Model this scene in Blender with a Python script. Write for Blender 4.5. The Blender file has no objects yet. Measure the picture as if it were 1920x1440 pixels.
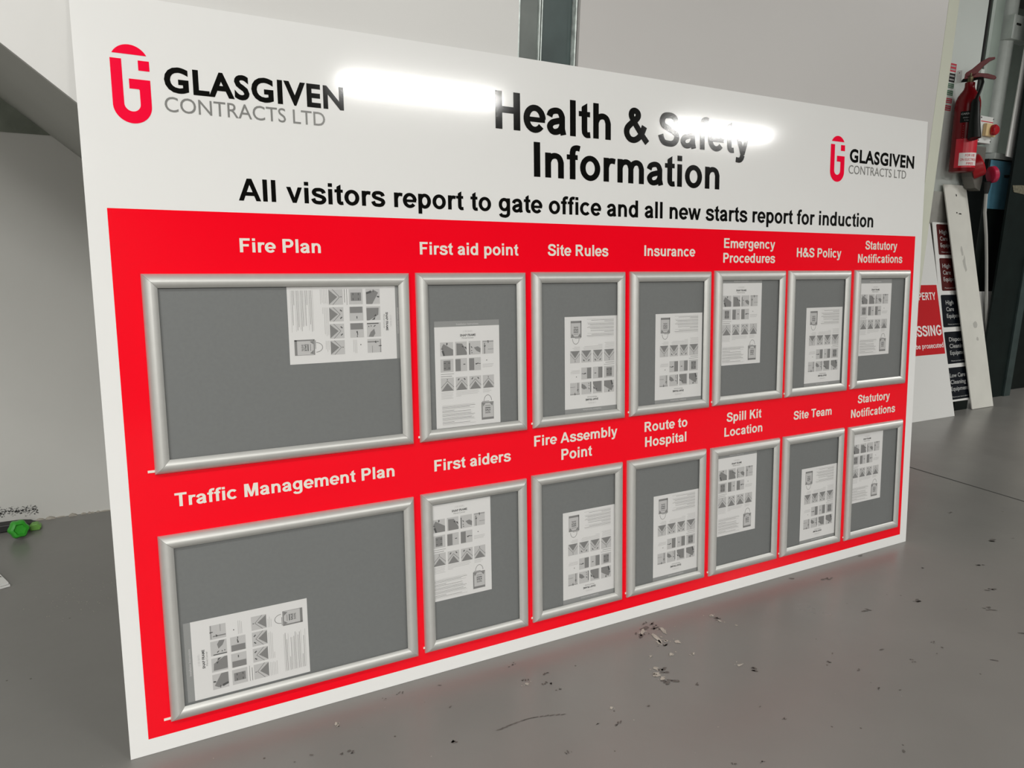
import bpy, math, random
from math import sin, cos, pi, radians, sqrt
from mathutils import Matrix, Vector, geometry
random.seed(7)
S = bpy.context.scene
C = S.collection

# ---------------------------------------------------------------- camera
cam_d = bpy.data.cameras.new('camera')
cam_d.sensor_width = 36.0
cam_d.lens = 1426.2 / 1920 * 36
cam_d.clip_start = 0.02
cam = bpy.data.objects.new('camera', cam_d)
C.objects.link(cam)
R0 = Vector((0.86968, -0.49271, 0.02960))
R1 = Vector((-0.07245, -0.18850, -0.97940))
R2 = R0.cross(R1).normalized()
R1 = R2.cross(R0).normalized(); R0.normalize()
cam.matrix_world = Matrix(((R0.x, -R1.x, -R2.x, -0.0205), (R0.y, -R1.y, -R2.y, -1.2714),
                           (R0.z, -R1.z, -R2.z, 0.8856), (0, 0, 0, 1)))
S.camera = cam
# ---------------------------------------------------------------- light and exposure
S.view_settings.view_transform = 'Standard'
S.view_settings.look = 'None'
S.view_settings.gamma = 1
S.view_settings.use_curve_mapping = False
S.view_settings.exposure = 0.2
W = bpy.data.worlds.new('world'); S.world = W; W.use_nodes = True
W.node_tree.nodes['Background'].inputs[0].default_value = (0.93, 0.97, 1.0, 1)
W.node_tree.nodes['Background'].inputs[1].default_value = 0.30
CEIL = 3.05
# fluorescent tubes: centre x, y, power.  They run along x under the ceiling; near row and far left are added fill.
LAMPS = [(-4.55, -5.1, 100, 'added far left in the second row to light the stair recess'), (-0.85, -5.1, 150, 'second row from the board, left of the middle'),
         (2.80, -4.93, 110, 'second row from the board, mirrored left of the title'), (6.50, -5.03, 105, 'second row from the board, mirrored over the title'),
         (-1.3, -1.7, 62, 'added unseen near the board to brighten its left side'), (5.6, -1.1, 55, 'added unseen near the board to brighten the right-hand corner'),
         (-4.55, -8.2, 120, 'added far left in the third row to light the stair recess'), (-0.85, -8.2, 150, 'third row, left of the middle'),
         ]

# ---------------------------------------------------------------- materials
def mat(name, col, rough=0.5, metal=0.0, coat=0.0, noise=None, bump=None, spec=0.5):
    """noise = (scale, amount) mottles the colour; bump = (scale, strength)."""
    m = bpy.data.materials.new(name); m.use_nodes = True
    nt = m.node_tree; b = nt.nodes['Principled BSDF']
    b.inputs['Base Color'].default_value = (*col, 1)
    b.inputs['Roughness'].default_value = rough
    b.inputs['Metallic'].default_value = metal
    b.inputs['Coat Weight'].default_value = coat
    b.inputs['Coat Roughness'].default_value = 0.08
    b.inputs['Specular IOR Level'].default_value = spec
    tc = nt.nodes.new('ShaderNodeTexCoord')
    if noise:
        n = nt.nodes.new('ShaderNodeTexNoise'); n.inputs['Scale'].default_value = noise[0]
        n.inputs['Detail'].default_value = 6
        nt.links.new(tc.outputs['Object'], n.inputs['Vector'])
        r = nt.nodes.new('ShaderNodeMapRange')
        r.inputs['From Min'].default_value = 0.3; r.inputs['From Max'].default_value = 0.7
        r.inputs['To Min'].default_value = 1 - noise[1]; r.inputs['To Max'].default_value = 1 + noise[1]
        nt.links.new(n.outputs['Fac'], r.inputs['Value'])
        v = nt.nodes.new('ShaderNodeVectorMath'); v.operation = 'SCALE'
        v.inputs[0].default_value = col
        nt.links.new(r.outputs['Result'], v.inputs['Scale'])
        nt.links.new(v.outputs['Vector'], b.inputs['Base Color'])
    if bump:
        n = nt.nodes.new('ShaderNodeTexNoise'); n.inputs['Scale'].default_value = bump[0]
        n.inputs['Detail'].default_value = 3
        nt.links.new(tc.outputs['Object'], n.inputs['Vector'])
        q = nt.nodes.new('ShaderNodeBump'); q.inputs['Strength'].default_value = bump[1]
        q.inputs['Distance'].default_value = 0.001
        nt.links.new(n.outputs['Fac'], q.inputs['Height'])
        nt.links.new(q.outputs['Normal'], b.inputs['Normal'])
    return m

def floor_mat():
    m = mat('grey_floor_paint', (0.205, 0.20, 0.187), 0.3, noise=(1.7, 0.10), bump=(35, 0.25))
    nt = m.node_tree; b = nt.nodes['Principled BSDF']
    tc = [n for n in nt.nodes if n.type == 'TEX_COORD'][0]
    n = nt.nodes.new('ShaderNodeTexNoise'); n.inputs['Scale'].default_value = 3.2; n.inputs['Detail'].default_value = 8
    nt.links.new(tc.outputs['Object'], n.inputs['Vector'])
    r = nt.nodes.new('ShaderNodeMapRange'); r.inputs['To Min'].default_value = 0.2; r.inputs['To Max'].default_value = 0.44
    nt.links.new(n.outputs['Fac'], r.inputs['Value']); nt.links.new(r.outputs['Result'], b.inputs['Roughness'])
    # fine specks of dirt worn into the paint
    old = b.inputs['Base Color'].links[0].from_socket
    vo = nt.nodes.new('ShaderNodeTexVoronoi'); vo.inputs['Scale'].default_value = 22; vo.inputs['Randomness'].default_value = 1
    nt.links.new(tc.outputs['Object'], vo.inputs['Vector'])
    lt = nt.nodes.new('ShaderNodeMath'); lt.operation = 'LESS_THAN'; lt.inputs[1].default_value = 0.045
    nt.links.new(vo.outputs['Distance'], lt.inputs[0])
    n2 = nt.nodes.new('ShaderNodeTexNoise'); n2.inputs['Scale'].default_value = 7
    nt.links.new(tc.outputs['Object'], n2.inputs['Vector'])
    g = nt.nodes.new('ShaderNodeMath'); g.operation = 'GREATER_THAN'; g.inputs[1].default_value = 0.56
    nt.links.new(n2.outputs['Fac'], g.inputs[0])
    mu = nt.nodes.new('ShaderNodeMath'); mu.operation = 'MULTIPLY'
    nt.links.new(lt.outputs[0], mu.inputs[0]); nt.links.new(g.outputs[0], mu.inputs[1])
    mx = nt.nodes.new('ShaderNodeMix'); mx.data_type = 'RGBA'
    nt.links.new(mu.outputs[0], mx.inputs['Factor']); nt.links.new(old, mx.inputs['A'])
    mx.inputs['B'].default_value = (0.075, 0.068, 0.06, 1)
    nt.links.new(mx.outputs['Result'], b.inputs['Base Color'])
    return m

def film(name, tint, alpha, rough):
    m = bpy.data.materials.new(name); m.use_nodes = True
    nt = m.node_tree; nt.nodes.clear()
    o = nt.nodes.new('ShaderNodeOutputMaterial'); t = nt.nodes.new('ShaderNodeBsdfTransparent')
    p = nt.nodes.new('ShaderNodeBsdfPrincipled'); x = nt.nodes.new('ShaderNodeMixShader')
    t.inputs[0].default_value = (*tint, 1)
    p.inputs['Base Color'].default_value = (0.75 * tint[0], 0.76 * tint[1], 0.74 * tint[2], 1); p.inputs['Roughness'].default_value = rough
    x.inputs[0].default_value = alpha
    nt.links.new(t.outputs[0], x.inputs[1]); nt.links.new(p.outputs[0], x.inputs[2]); nt.links.new(x.outputs[0], o.inputs[0])
    return m

def glow(name, col, st):
    m = bpy.data.materials.new(name); m.use_nodes = True
    b = m.node_tree.nodes['Principled BSDF']
    b.inputs['Emission Color'].default_value = (*col, 1); b.inputs['Emission Strength'].default_value = st
    return m

M = dict(
    board=mat('gloss_white_laminate', (0.80, 0.80, 0.785), 0.085, bump=(320, 0.018), spec=0.45),
    red=mat('gloss_red_print', (0.93, 0.0020, 0.014), 0.11, bump=(320, 0.018), spec=0.25),
    black=mat('black_print', (0.004, 0.004, 0.0035), 0.085, bump=(320, 0.022), spec=0.4),
    greyprint=mat('grey_print', (0.23, 0.23, 0.22), 0.15),
    logo=mat('logo_red_print', (0.93, 0.003, 0.04), 0.10, spec=0.25),
    cream=mat('off_white_print', (0.82, 0.76, 0.68), 0.2),
    alu=mat('brushed_aluminium', (0.60, 0.60, 0.575), 0.44, 0.55, noise=(60, 0.02), bump=(300, 0.03)),
    backing=mat('grey_backing_board', (0.135, 0.142, 0.14), 0.6, noise=(160, 0.035), bump=(500, 0.06)),
    cover=film('matt_clear_cover', (1, 1, 1), 0.045, 0.28),
    paper=mat('white_paper', (0.67, 0.665, 0.655), 0.6),
    band=mat('grey_header_print', (0.24, 0.245, 0.24), 0.6),
    ink=mat('ink_dark', (0.05, 0.05, 0.05), 0.6),
    ink2=mat('ink_mid', (0.18, 0.178, 0.175), 0.6),
    ink3=mat('ink_pale', (0.47, 0.465, 0.46), 0.6),
    wall=mat('painted_wall', (0.60, 0.595, 0.565), 0.55, noise=(2.5, 0.03), bump=(60, 0.15)),
    wall2=mat('cool_white_wall', (0.66, 0.71, 0.675), 0.5, noise=(2.5, 0.03)),
    panelL=mat('pale_lit_panel', (0.66, 0.655, 0.635), 0.42, noise=(1.2, 0.02)),  # stronger light on the stair side is put into this paler colour
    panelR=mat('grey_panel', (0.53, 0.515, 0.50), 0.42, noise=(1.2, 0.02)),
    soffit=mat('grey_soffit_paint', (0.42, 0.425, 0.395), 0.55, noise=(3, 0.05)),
    rough_block=mat('dirty_blockwork', (0.20, 0.22, 0.18), 0.8, noise=(9, 0.35), bump=(40, 0.6)),
    dado=mat('grimy_concrete', (0.30, 0.295, 0.27), 0.6, noise=(8, 0.22), bump=(60, 0.3)),
    ceiling=mat('ceiling_paint', (0.16, 0.16, 0.155), 0.8),
    hall=mat('dark_hall_cladding', (0.13, 0.13, 0.125), 0.8),
    floor=floor_mat(),
    joint=mat('floor_joint_filler', (0.05, 0.05, 0.047), 0.7),
    flake=mat('bare_concrete_chip', (0.42, 0.39, 0.34), 0.8, noise=(90, 0.2)),
    scuff=mat('dark_scuff', (0.105, 0.097, 0.088), 0.5, noise=(150, 0.4)),
    steel=mat('galvanised_steel', (0.13, 0.145, 0.135), 0.4, 0.3, noise=(14, 0.18)),
    steelD=mat('dark_teal_steel', (0.045, 0.066, 0.064), 0.35, 0.2, noise=(14, 0.18)),
    lip=mat('bright_steel_edge', (0.62, 0.68, 0.65), 0.35, 0.4, noise=(60, 0.3)),  # brighter tone for the column lips and the screw rod
    gap=mat('dark_gap', (0.012, 0.012, 0.011), 0.8),
    strip=film('translucent_plastic', (0.95, 0.96, 0.85), 0.80, 0.12),
    signw=mat('white_sign_board', (0.74, 0.74, 0.72), 0.3),
    signr=mat('sign_red', (0.55, 0.012, 0.018), 0.3),
    signwt=mat('sign_white_print', (0.85, 0.80, 0.78), 0.4),
    brown=mat('dark_red_sign_print', (0.075, 0.008, 0.008), 0.3),
    navy=mat('navy_sign_print', (0.002, 0.004, 0.008), 0.3),
    dimtxt=mat('faded_white_print', (0.42, 0.43, 0.42), 0.4),
    plank=mat('chalky_white_plank', (0.66, 0.655, 0.60), 0.45, noise=(7, 0.05)),
    smudge=mat('grey_smudge', (0.45, 0.445, 0.41), 0.5),
    ext=mat('extinguisher_red', (0.17, 0.003, 0.006), 0.25, spec=0.3),
    extl=mat('bright_red_label', (0.62, 0.012, 0.03), 0.35),
    extb=mat('black_rubber', (0.004, 0.006, 0.005), 0.45, spec=0.2),
    brass=mat('dull_brass', (0.13, 0.11, 0.06), 0.35, 0.7),
    whiteplastic=mat('white_plastic', (0.72, 0.74, 0.72), 0.35),
    yellow=mat('cream_yellow_plastic', (0.72, 0.55, 0.28), 0.4),
    knobred=mat('red_plastic', (0.42, 0.008, 0.015), 0.3),
    pink=mat('magenta_red_plastic', (0.50, 0.02, 0.07), 0.3),
    greypl=mat('grey_plastic_body', (0.13, 0.125, 0.11), 0.45),
    green=mat('green_plastic', (0.035, 0.33, 0.025), 0.38),
    green2=mat('pale_green_plastic', (0.16, 0.38, 0.07), 0.4),
    blackpl=mat('black_strap', (0.012, 0.012, 0.012), 0.5),
    cable=mat('grey_cable', (0.42, 0.42, 0.40), 0.5),
    blue=mat('blue_steel_paint', (0.085, 0.23, 0.32), 0.4, noise=(14, 0.12)),
    cab=mat('black_green_steel', (0.005, 0.008, 0.007), 0.5, spec=0.2, noise=(14, 0.25)),
    darkpost=mat('dark_green_post', (0.006, 0.011, 0.010), 0.45, spec=0.2, noise=(12, 0.2)),
    whitepost=mat('white_painted_steel', (0.66, 0.71, 0.68), 0.35, noise=(20, 0.06)),
    palegreen=mat('grey_green_paint', (0.30, 0.36, 0.32), 0.45, noise=(10, 0.06)),
    door=mat('cream_door', (0.50, 0.47, 0.41), 0.5),
    tube=glow('tube_glow', (0.95, 1, 0.97), 6),
    fitting=mat('lamp_fitting_white', (0.8, 0.8, 0.8), 0.4),
    stick_r=mat('sticker_red', (0.60, 0.03, 0.06), 0.4), stick_k=mat('sticker_black', (0.01, 0.01, 0.01), 0.4),
    stick_g=mat('sticker_green', (0.06, 0.20, 0.10), 0.4),
    tape=mat('peeling_tape', (0.13, 0.12, 0.08), 0.7, noise=(80, 0.4)),
)

# ---------------------------------------------------------------- mesh helpers
class MB:
    def __init__(s): s.v = []; s.f = []
    def add(s, vs, fs):
        n = len(s.v); s.v += [tuple(v) for v in vs]; s.f += [tuple(i + n for i in f) for f in fs]; return s
    def box(s, x0, x1, y0, y1, z0, z1):
        return s.add([(x0, y0, z0), (x1, y0, z0), (x1, y1, z0), (x0, y1, z0), (x0, y0, z1), (x1, y0, z1), (x1, y1, z1), (x0, y1, z1)],
                     [(0, 3, 2, 1), (4, 5, 6, 7), (0, 1, 5, 4), (1, 2, 6, 5), (2, 3, 7, 6), (3, 0, 4, 7)])
    def poly(s, pts, z=0.0):
        tri = geometry.tessellate_polygon([[Vector((p[0], p[1], 0)) for p in pts]])
        out = []
        for t in tri:
            a, b, c = (pts[i] for i in t)
            ar = (b[0] - a[0]) * (c[1] - a[1]) - (b[1] - a[1]) * (c[0] - a[0])
            out.append(t if ar > 0 else (t[0], t[2], t[1]))
        return s.add([(p[0], p[1], z) for p in pts], out)
    def rect(s, x0, x1, y0, y1, z=0.0): return s.add([(x0, y0, z), (x1, y0, z), (x1, y1, z), (x0, y1, z)], [(0, 1, 2, 3)])
    def prism(s, pts, fn):
        """pts 2-D outline, fn(p, k) -> 3-D point for k = 0, 1."""
        n = len(pts); tri = geometry.tessellate_polygon([[Vector((p[0], p[1], 0)) for p in pts]])
        vs = [fn(p, 0) for p in pts] + [fn(p, 1) for p in pts]
        fs = [tuple(t) for t in tri] + [tuple(i + n for i in reversed(t)) for t in tri]
        fs += [(i, (i + 1) % n, (i + 1) % n + n, i + n) for i in range(n)]
        return s.add(vs, fs)
    def tube(s, path, rads, n=12, caps=True):
        path = [Vector(p) for p in path]
        if not isinstance(rads, (list, tuple)): rads = [rads] * len(path)
        base = len(s.v); up = None
        for i, p in enumerate(path):
            t = (path[min(i + 1, len(path) - 1)] - path[max(i - 1, 0)]).normalized()
            if up is None:
                up = Vector((0, 0, 1)) if abs(t.z) < 0.9 else Vector((1, 0, 0))
            a = t.cross(up).normalized(); b = a.cross(t).normalized(); up = b
            for k in range(n):
                q = 2 * pi * k / n; s.v.append(tuple(p + (a * cos(q) + b * sin(q)) * rads[i]))
        for i in range(len(path) - 1):
            for k in range(n):
                k2 = (k + 1) % n
                s.f.append((base + i * n + k, base + i * n + k2, base + (i + 1) * n + k2, base + (i + 1) * n + k))
        if caps:
            s.f.append(tuple(base + k for k in reversed(range(n))))
            s.f.append(tuple(base + (len(path) - 1) * n + k for k in range(n)))
        return s
    def lathe(s, prof, n=32, c=(0, 0, 0), lobes=None):
        base = len(s.v)
        for r, z in prof:
            for k in range(n):
                q = 2 * pi * k / n; rr = r * (1 + (lobes[1] * cos(lobes[0] * q) if lobes else 0))
                s.v.append((c[0] + rr * cos(q), c[1] + rr * sin(q), c[2] + z))
        for i in range(len(prof) - 1):
            for k in range(n):
                k2 = (k + 1) % n
                s.f.append((base + i * n + k, base + i * n + k2, base + (i + 1) * n + k2, base + (i + 1) * n + k))
        s.f.append(tuple(base + k for k in reversed(range(n))))
        s.f.append(tuple(base + (len(prof) - 1) * n + k for k in range(n)))
        return s
    def build(s, name, m, parent=None, smooth=False, fix=False):
        me = bpy.data.meshes.new(name); me.from_pydata(s.v, [], s.f); me.validate()
        if fix:
            import bmesh
            bm = bmesh.new(); bm.from_mesh(me); bmesh.ops.recalc_face_normals(bm, faces=bm.faces); bm.to_mesh(me); bm.free()
        me.materials.append(m)
        if smooth:
            for p in me.polygons: p.use_smooth = True
            if hasattr(me, 'set_sharp_from_angle'): me.set_sharp_from_angle(angle=radians(38))
        o = bpy.data.objects.new(name, me); C.objects.link(o)
        if parent: o.parent = parent
        return o

def empty(name, label, cat, loc=(0, 0, 0), rot=(0, 0, 0), group=None):
    o = bpy.data.objects.new(name, None); C.objects.link(o); o.empty_display_size = 0.05
    o.location = loc; o.rotation_euler = rot; o['label'] = label; o['category'] = cat
    if group: o['group'] = group
    return o
def tag(o, label, cat, group=None):
    o['label'] = label; o['category'] = cat
    if group: o['group'] = group
    return o
def struct(o): o['kind'] = 'structure'; return o
def bevel(o, w, seg=2):
    md = o.modifiers.new('bevel', 'BEVEL'); md.width = w; md.segments = seg; md.limit_method = 'ANGLE'; return o

# ---------------------------------------------------------------- lettering: a bold grotesque drawn with pen strokes
def arc(cx, cy, rx, ry, a0, a1, n=18):
    return [(cx + rx * cos(radians(a0 + (a1 - a0) * i / n)), cy + ry * sin(radians(a0 + (a1 - a0) * i / n))) for i in range(n + 1)]
def cat(pts, n=6):
    out = []; P = [pts[0]] + list(pts) + [pts[-1]]
    for i in range(1, len(P) - 2):
        p0, p1, p2, p3 = P[i - 1], P[i], P[i + 1], P[i + 2]
        for k in range(n):
            t = k / n
            out.append(tuple(0.5 * (2 * p1[j] + (p2[j] - p0[j]) * t + (2 * p0[j] - 5 * p1[j] + 4 * p2[j] - p3[j]) * t * t
                                    + (3 * p1[j] - p0[j] - 3 * p2[j] + p3[j]) * t ** 3) for j in (0, 1)))
    return out + [pts[-1]]
def ln(*p): return ('s', list(p))
def qd(*p): return ('q', list(p))
def rc(x0, x1, y0, y1): return ('q', [(x0, y0), (x1, y0), (x1, y1), (x0, y1)])
Sp = cat([(.575, .50), (.53, .60), (.44, .652), (.33, .66), (.20, .635), (.135, .535), (.175, .44), (.30, .39), (.42, .35),
          (.545, .29), (.58, .195), (.53, .105), (.44, .06), (.32, .055), (.20, .075), (.13, .14), (.09, .235)])
sp = [(x * .79 + .015, y * .722 + .002) for x, y in Sp]
def st(x, y0=0, y1=.519, w=.150): return rc(x - w / 2, x + w / 2, y0, y1)
def stU(x, y0=0, y1=.716): return st(x, y0, y1, .160)
hump = lambda x0, x1: ('s', cat([(x0, .33), (x0 + .06 * (x1 - x0) / .325, .425), ((x0 + x1) / 2 + .01, .465), (x1 - .05, .43), (x1, .33)]) + [(x1, 0)])
bowlP = lambda top, bot, x1: ('s', [(.148, top)] + arc(x1 - (top - bot) / 2, (top + bot) / 2, (top - bot) / 2, (top - bot) / 2, 90, -90, 12) + [(.148, bot)])
G = {
 ' ': (.278, []), 'l': (.278, [st(.139, 0, .716)]), 'I': (.278, [stU(.139)]),
 'i': (.278, [st(.139), st(.139, .592, .716)]),
 'H': (.722, [stU(.148), stU(.574), rc(.148, .574, .31, .432)]),
 'E': (.667, [stU(.148), rc(.148, .61, .596, .716), rc(.148, .58, .31, .43), rc(.148, .624, 0, .122)]),
 'F': (.611, [stU(.148), rc(.148, .565, .596, .716), rc(.148, .51, .30, .42)]),
 'L': (.611, [stU(.148), rc(.148, .575, 0, .122)]),
 'T': (.611, [stU(.305), rc(.02, .59, .596, .716)]),
 'N': (.722, [stU(.145), stU(.577), qd((.073, .716), (.225, .716), (.649, 0), (.497, 0))]),
 'M': (.833, [stU(.142), stU(.691), qd((.10, .716), (.29, .716), (.475, 0), (.358, 0)), qd((.733, .716), (.543, .716), (.358, 0), (.475, 0))]),
 'A': (.722, [qd((0, 0), (.157, 0), (.437, .716), (.284, .716)), qd((.721, 0), (.563, 0), (.284, .716), (.437, .716)), rc(.16, .56, .163, .283)]),
 'K': (.722, [stU(.148), qd((.19, .20), (.19, .385), (.50, .716), (.69, .716)), qd((.30, .375), (.42, .49), (.722, 0), (.535, 0))]),
 'P': (.667, [stU(.148), bowlP(.656, .33, .55)]), 'R': (.722, [stU(.148), bowlP(.656, .36, .56), qd((.30, .34), (.45, .36), (.71, 0), (.53, 0))]),
 'D': (.722, [stU(.148), ('s', [(.148, .656)] + arc(.34, .358, .26, .298, 90, -90) + [(.148, .06)])]),
 'O': (.778, [('s', arc(.389, .358, .27, .305, 0, 360, 30))]),
 'C': (.722, [('s', arc(.375, .358, .262, .305, 38, 322, 24))]),
 'G': (.778, [('s', arc(.39, .358, .275, .305, 40, 320, 24)), rc(.39, .70, .27, .39), st(.628, .10, .39)]),
 'S': (.667, [('s', Sp)]), 's': (.556, [('s', sp)]),
 'Y': (.667, [stU(.333, 0, .33), qd((0, .716), (.175, .716), (.408, .30), (.258, .30)), qd((.667, .716), (.492, .716), (.258, .30), (.408, .30))]),
 'v': (.556, [qd((.01, .519), (.157, .519), (.345, 0), (.212, 0)), qd((.546, .519), (.402, .519), (.212, 0), (.345, 0))]),
 'w': (.778, [qd((.004, .519), (.142, .519), (.30, 0), (.165, 0)), qd((.462, .519), (.325, .519), (.168, 0), (.30, 0)),
              qd((.318, .519), (.455, .519), (.61, 0), (.475, 0)), qd((.774, .519), (.638, .519), (.48, 0), (.615, 0))]),
 'y': (.556, [qd((.01, .519), (.157, .519), (.35, .02), (.21, -.02)), qd((.546, .519), (.402, .519), (.225, -.05), (.355, -.03)),
              ('s', cat([(.288, -.03), (.25, -.115), (.18, -.155), (.06, -.148)]))]),
 'e': (.556, [('s', arc(.285, .26, .20, .212, 0, 322, 26)), rc(.10, .54, .20, .295)]),
 'c': (.556, [('s', arc(.30, .26, .205, .212, 42, 318, 24))]),
 'o': (.611, [('s', arc(.305, .26, .20, .212, 0, 360, 28))]),
 'a': (.556, [('s', cat([(.095, .345), (.14, .43), (.26, .468), (.36, .445), (.415, .36)]) + [(.415, .12), (.45, 0)]),
              ('s', cat([(.415, .29), (.28, .262), (.165, .225), (.105, .15), (.15, .07), (.24, .048), (.35, .085), (.415, .17)]))]),
 'n': (.611, [st(.14), hump(.14, .47)]), 'h': (.611, [st(.14, 0, .716), hump(.14, .47)]),
 'm': (.889, [st(.135), hump(.135, .445), hump(.445, .755)]),
 'u': (.611, [st(.47), ('s', [(.611 - x, .519 - y) for x, y in hump(.14, .47)[1]])]),
 'r': (.389, [st(.135), ('s', cat([(.135, .31), (.18, .41), (.27, .46), (.385, .448)]))]),
 't': (.333, [rc(.015, .315, .415, .519), qd((.09, .57), (.24, .57), (.24, .69), (.10, .615)), ('s', [(.165, .60), (.165, .15)] + cat([(.175, .09), (.225, .052), (.32, .058)])), ]),
 'f': (.333, [rc(.012, .30, .415, .519), ('s', cat([(.36, .655), (.28, .668), (.195, .64), (.165, .56)]) + [(.165, 0)])]),
 'p': (.611, [st(.14, -.198), ('s', arc(.325, .26, .18, .212, 0, 360, 26))]),
 'b': (.611, [st(.14, 0, .716), ('s', arc(.325, .26, .18, .212, 0, 360, 26))]),
 'd': (.611, [st(.47, 0, .716), ('s', arc(.285, .26, .18, .212, 0, 360, 26))]),
 'g': (.611, [st(.47, -.02), ('s', arc(.285, .275, .18, .197, 0, 360, 26)), ('s', cat([(.47, .02), (.455, -.10), (.37, -.16), (.26, -.165), (.15, -.14), (.105, -.075)]))]),
 '&': (.722, [('s', cat([(.695, .015), (.50, .215), (.30, .45), (.235, .56), (.26, .64), (.335, .665), (.41, .63), (.425, .555), (.35, .47),
                         (.22, .385), (.12, .29), (.105, .18), (.18, .08), (.30, .052), (.42, .095), (.53, .20), (.61, .36)]))]),
}
def stroke(pts, wx, wy):
    n = len(pts); closed = abs(pts[0][0] - pts[-1][0]) + abs(pts[0][1] - pts[-1][1]) < 1e-6
    L = []; Rr = []
    for i in range(n):
        a = pts[i - 1] if i else (pts[-2] if closed else pts[0]); b = pts[i]
        c = pts[i + 1] if i < n - 1 else (pts[1] if closed else pts[-1])
        tx, ty = c[0] - a[0], c[1] - a[1]; l = sqrt(tx * tx + ty * ty) or 1
        nx, ny = -ty / l, tx / l
        L.append((b[0] + nx * wx, b[1] + ny * wy)); Rr.append((b[0] - nx * wx, b[1] - ny * wy))
    return L, Rr
def text_into(mb, s, x0, x1, base, cap, z, squeeze=False):
    quads = []; pen = 0
    for ch in s:
        adv, parts = G[ch]; up = ch.isupper() or ch == '&'
        for kind, p in parts:
            if kind == 'q': quads.append([(pen + x, y) for x, y in p])
            else:
                L, Rr = stroke(p, .079 if up else .075, .064 if up else .060)
                for i in range(len(L) - 1):
                    quads.append([(pen + q[0], q[1]) for q in (Rr[i], Rr[i + 1], L[i + 1], L[i])])
        pen += adv
    a = min(q[0] for Q in quads for q in Q); b = max(q[0] for Q in quads for q in Q)
    sx = (x1 - x0) / (b - a); sy = cap / .716
    for k, Q in enumerate(quads):
        zz = z + (k % 48) * 4e-6          # keeps overlapping strokes from being coplanar
        P = [(x0 + (x - a) * sx, base + y * sy) for x, y in Q]
        ar = sum(P[i][0] * P[(i + 1) % 4][1] - P[(i + 1) % 4][0] * P[i][1] for i in range(4))
        if ar < 0: P.reverse()
        mb.add([(x, y, zz) for x, y in P], [(0, 1, 2, 3)])
    return mb
def font_into(mb, s, x0, x1, base, cap, z, off=0.0, spacing=1.0):
    """the built-in humanist face, for the logo type and for small print"""
    cu = bpy.data.curves.new('tmp', 'FONT'); cu.body = s; cu.size = 1; cu.offset = off; cu.space_character = spacing
    cu.resolution_u = 4
    ob = bpy.data.objects.new('tmp', cu); C.objects.link(ob)
    dg = bpy.context.evaluated_depsgraph_get(); me = bpy.data.meshes.new_from_object(ob.evaluated_get(dg))
    vs = [v.co.copy() for v in me.vertices]; fs = [tuple(p.vertices) for p in me.polygons]
    bpy.data.objects.remove(ob); bpy.data.curves.remove(cu); bpy.data.meshes.remove(me)
    a = min(v.x for v in vs); b = max(v.x for v in vs); h = font_into.cap
    sx = (x1 - x0) / (b - a); sy = cap / h
    return mb.add([(x0 + (v.x - a) * sx, base + v.y * sy, z) for v in vs], fs)
font_into.cap = 0.70

# ================================================================ STRUCTURE
fl = struct(MB().box(-8, 9, -9.5, 3.2, -0.1, 0).build('floor', M['floor']))
MB().box(2.818, 2.826, -9.4, 3.15, 0, 0.0006).build('expansion_joint', M['joint'], fl)
struct(MB().box(-8, 2.3, 1.26, 1.36, 0, CEIL).build('wall_back', M['wall']))
struct(MB().box(2.3, 4.245, 1.26, 1.36, 0, CEIL).build('wall_corner', M['wall2']))
dd = MB(); dd.box(2.3, 4.243, 1.243, 1.26, 0, 1.149)
struct(dd.build('trim_1', M['dado']))
struct(MB().box(-8.1, -8, -9.5, 3.2, 0, CEIL).build('wall_left', M['wall']))
struct(MB().box(9, 9.1, -9.5, 3.2, 0, CEIL).build('wall_right', M['hall']))
struct(MB().box(-8, 9, -9.6, -9.5, 0, CEIL).build('wall_front', M['hall']))
struct(MB().box(4.1, 9, 3.1, 3.2, 0, CEIL).build('wall_far', M['palegreen']))
struct(MB().box(-8, 9, -9.5, 3.2, CEIL, CEIL + 0.1).build('ceiling', M['ceiling']))
# side panel of the stair: everything above the sloping line, and the soffit behind it
zline = lambda x: 1.0547 - 0.80 * (x + 0.002)
P = [(-2.49, 3.05), (-2.49, zline(-2.49)), (0.10, zline(0.10)), (0.765, zline(0.765)), (0.765, 3.05)]
P[1] = (-2.49, zline(-2.49) - 0.001); P = [(-2.48, 3.05), (0.10, zline(0.10)), (0.765, zline(0.765)), (0.765, 3.05)]
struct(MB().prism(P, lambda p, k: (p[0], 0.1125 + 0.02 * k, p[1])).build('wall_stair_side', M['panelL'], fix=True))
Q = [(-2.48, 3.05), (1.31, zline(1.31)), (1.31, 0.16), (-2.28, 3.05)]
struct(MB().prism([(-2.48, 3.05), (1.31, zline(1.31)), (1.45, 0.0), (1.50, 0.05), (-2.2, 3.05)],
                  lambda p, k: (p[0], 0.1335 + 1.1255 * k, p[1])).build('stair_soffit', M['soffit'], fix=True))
struct(MB().prism([(-1.2, 1.105), (-0.045, 1.10), (-0.055, 1.115), (-1.2, 2.0)],
                  lambda p, k: (p[0], 1.262 - 0.008 * (1 - k), p[1])).build('trim_2', M['rough_block'], fix=True))
struct(MB().box(0.908, 2.1235, 0.1125, 0.1325, 0, CEIL).build('wall_partition', M['panelR']))
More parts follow.
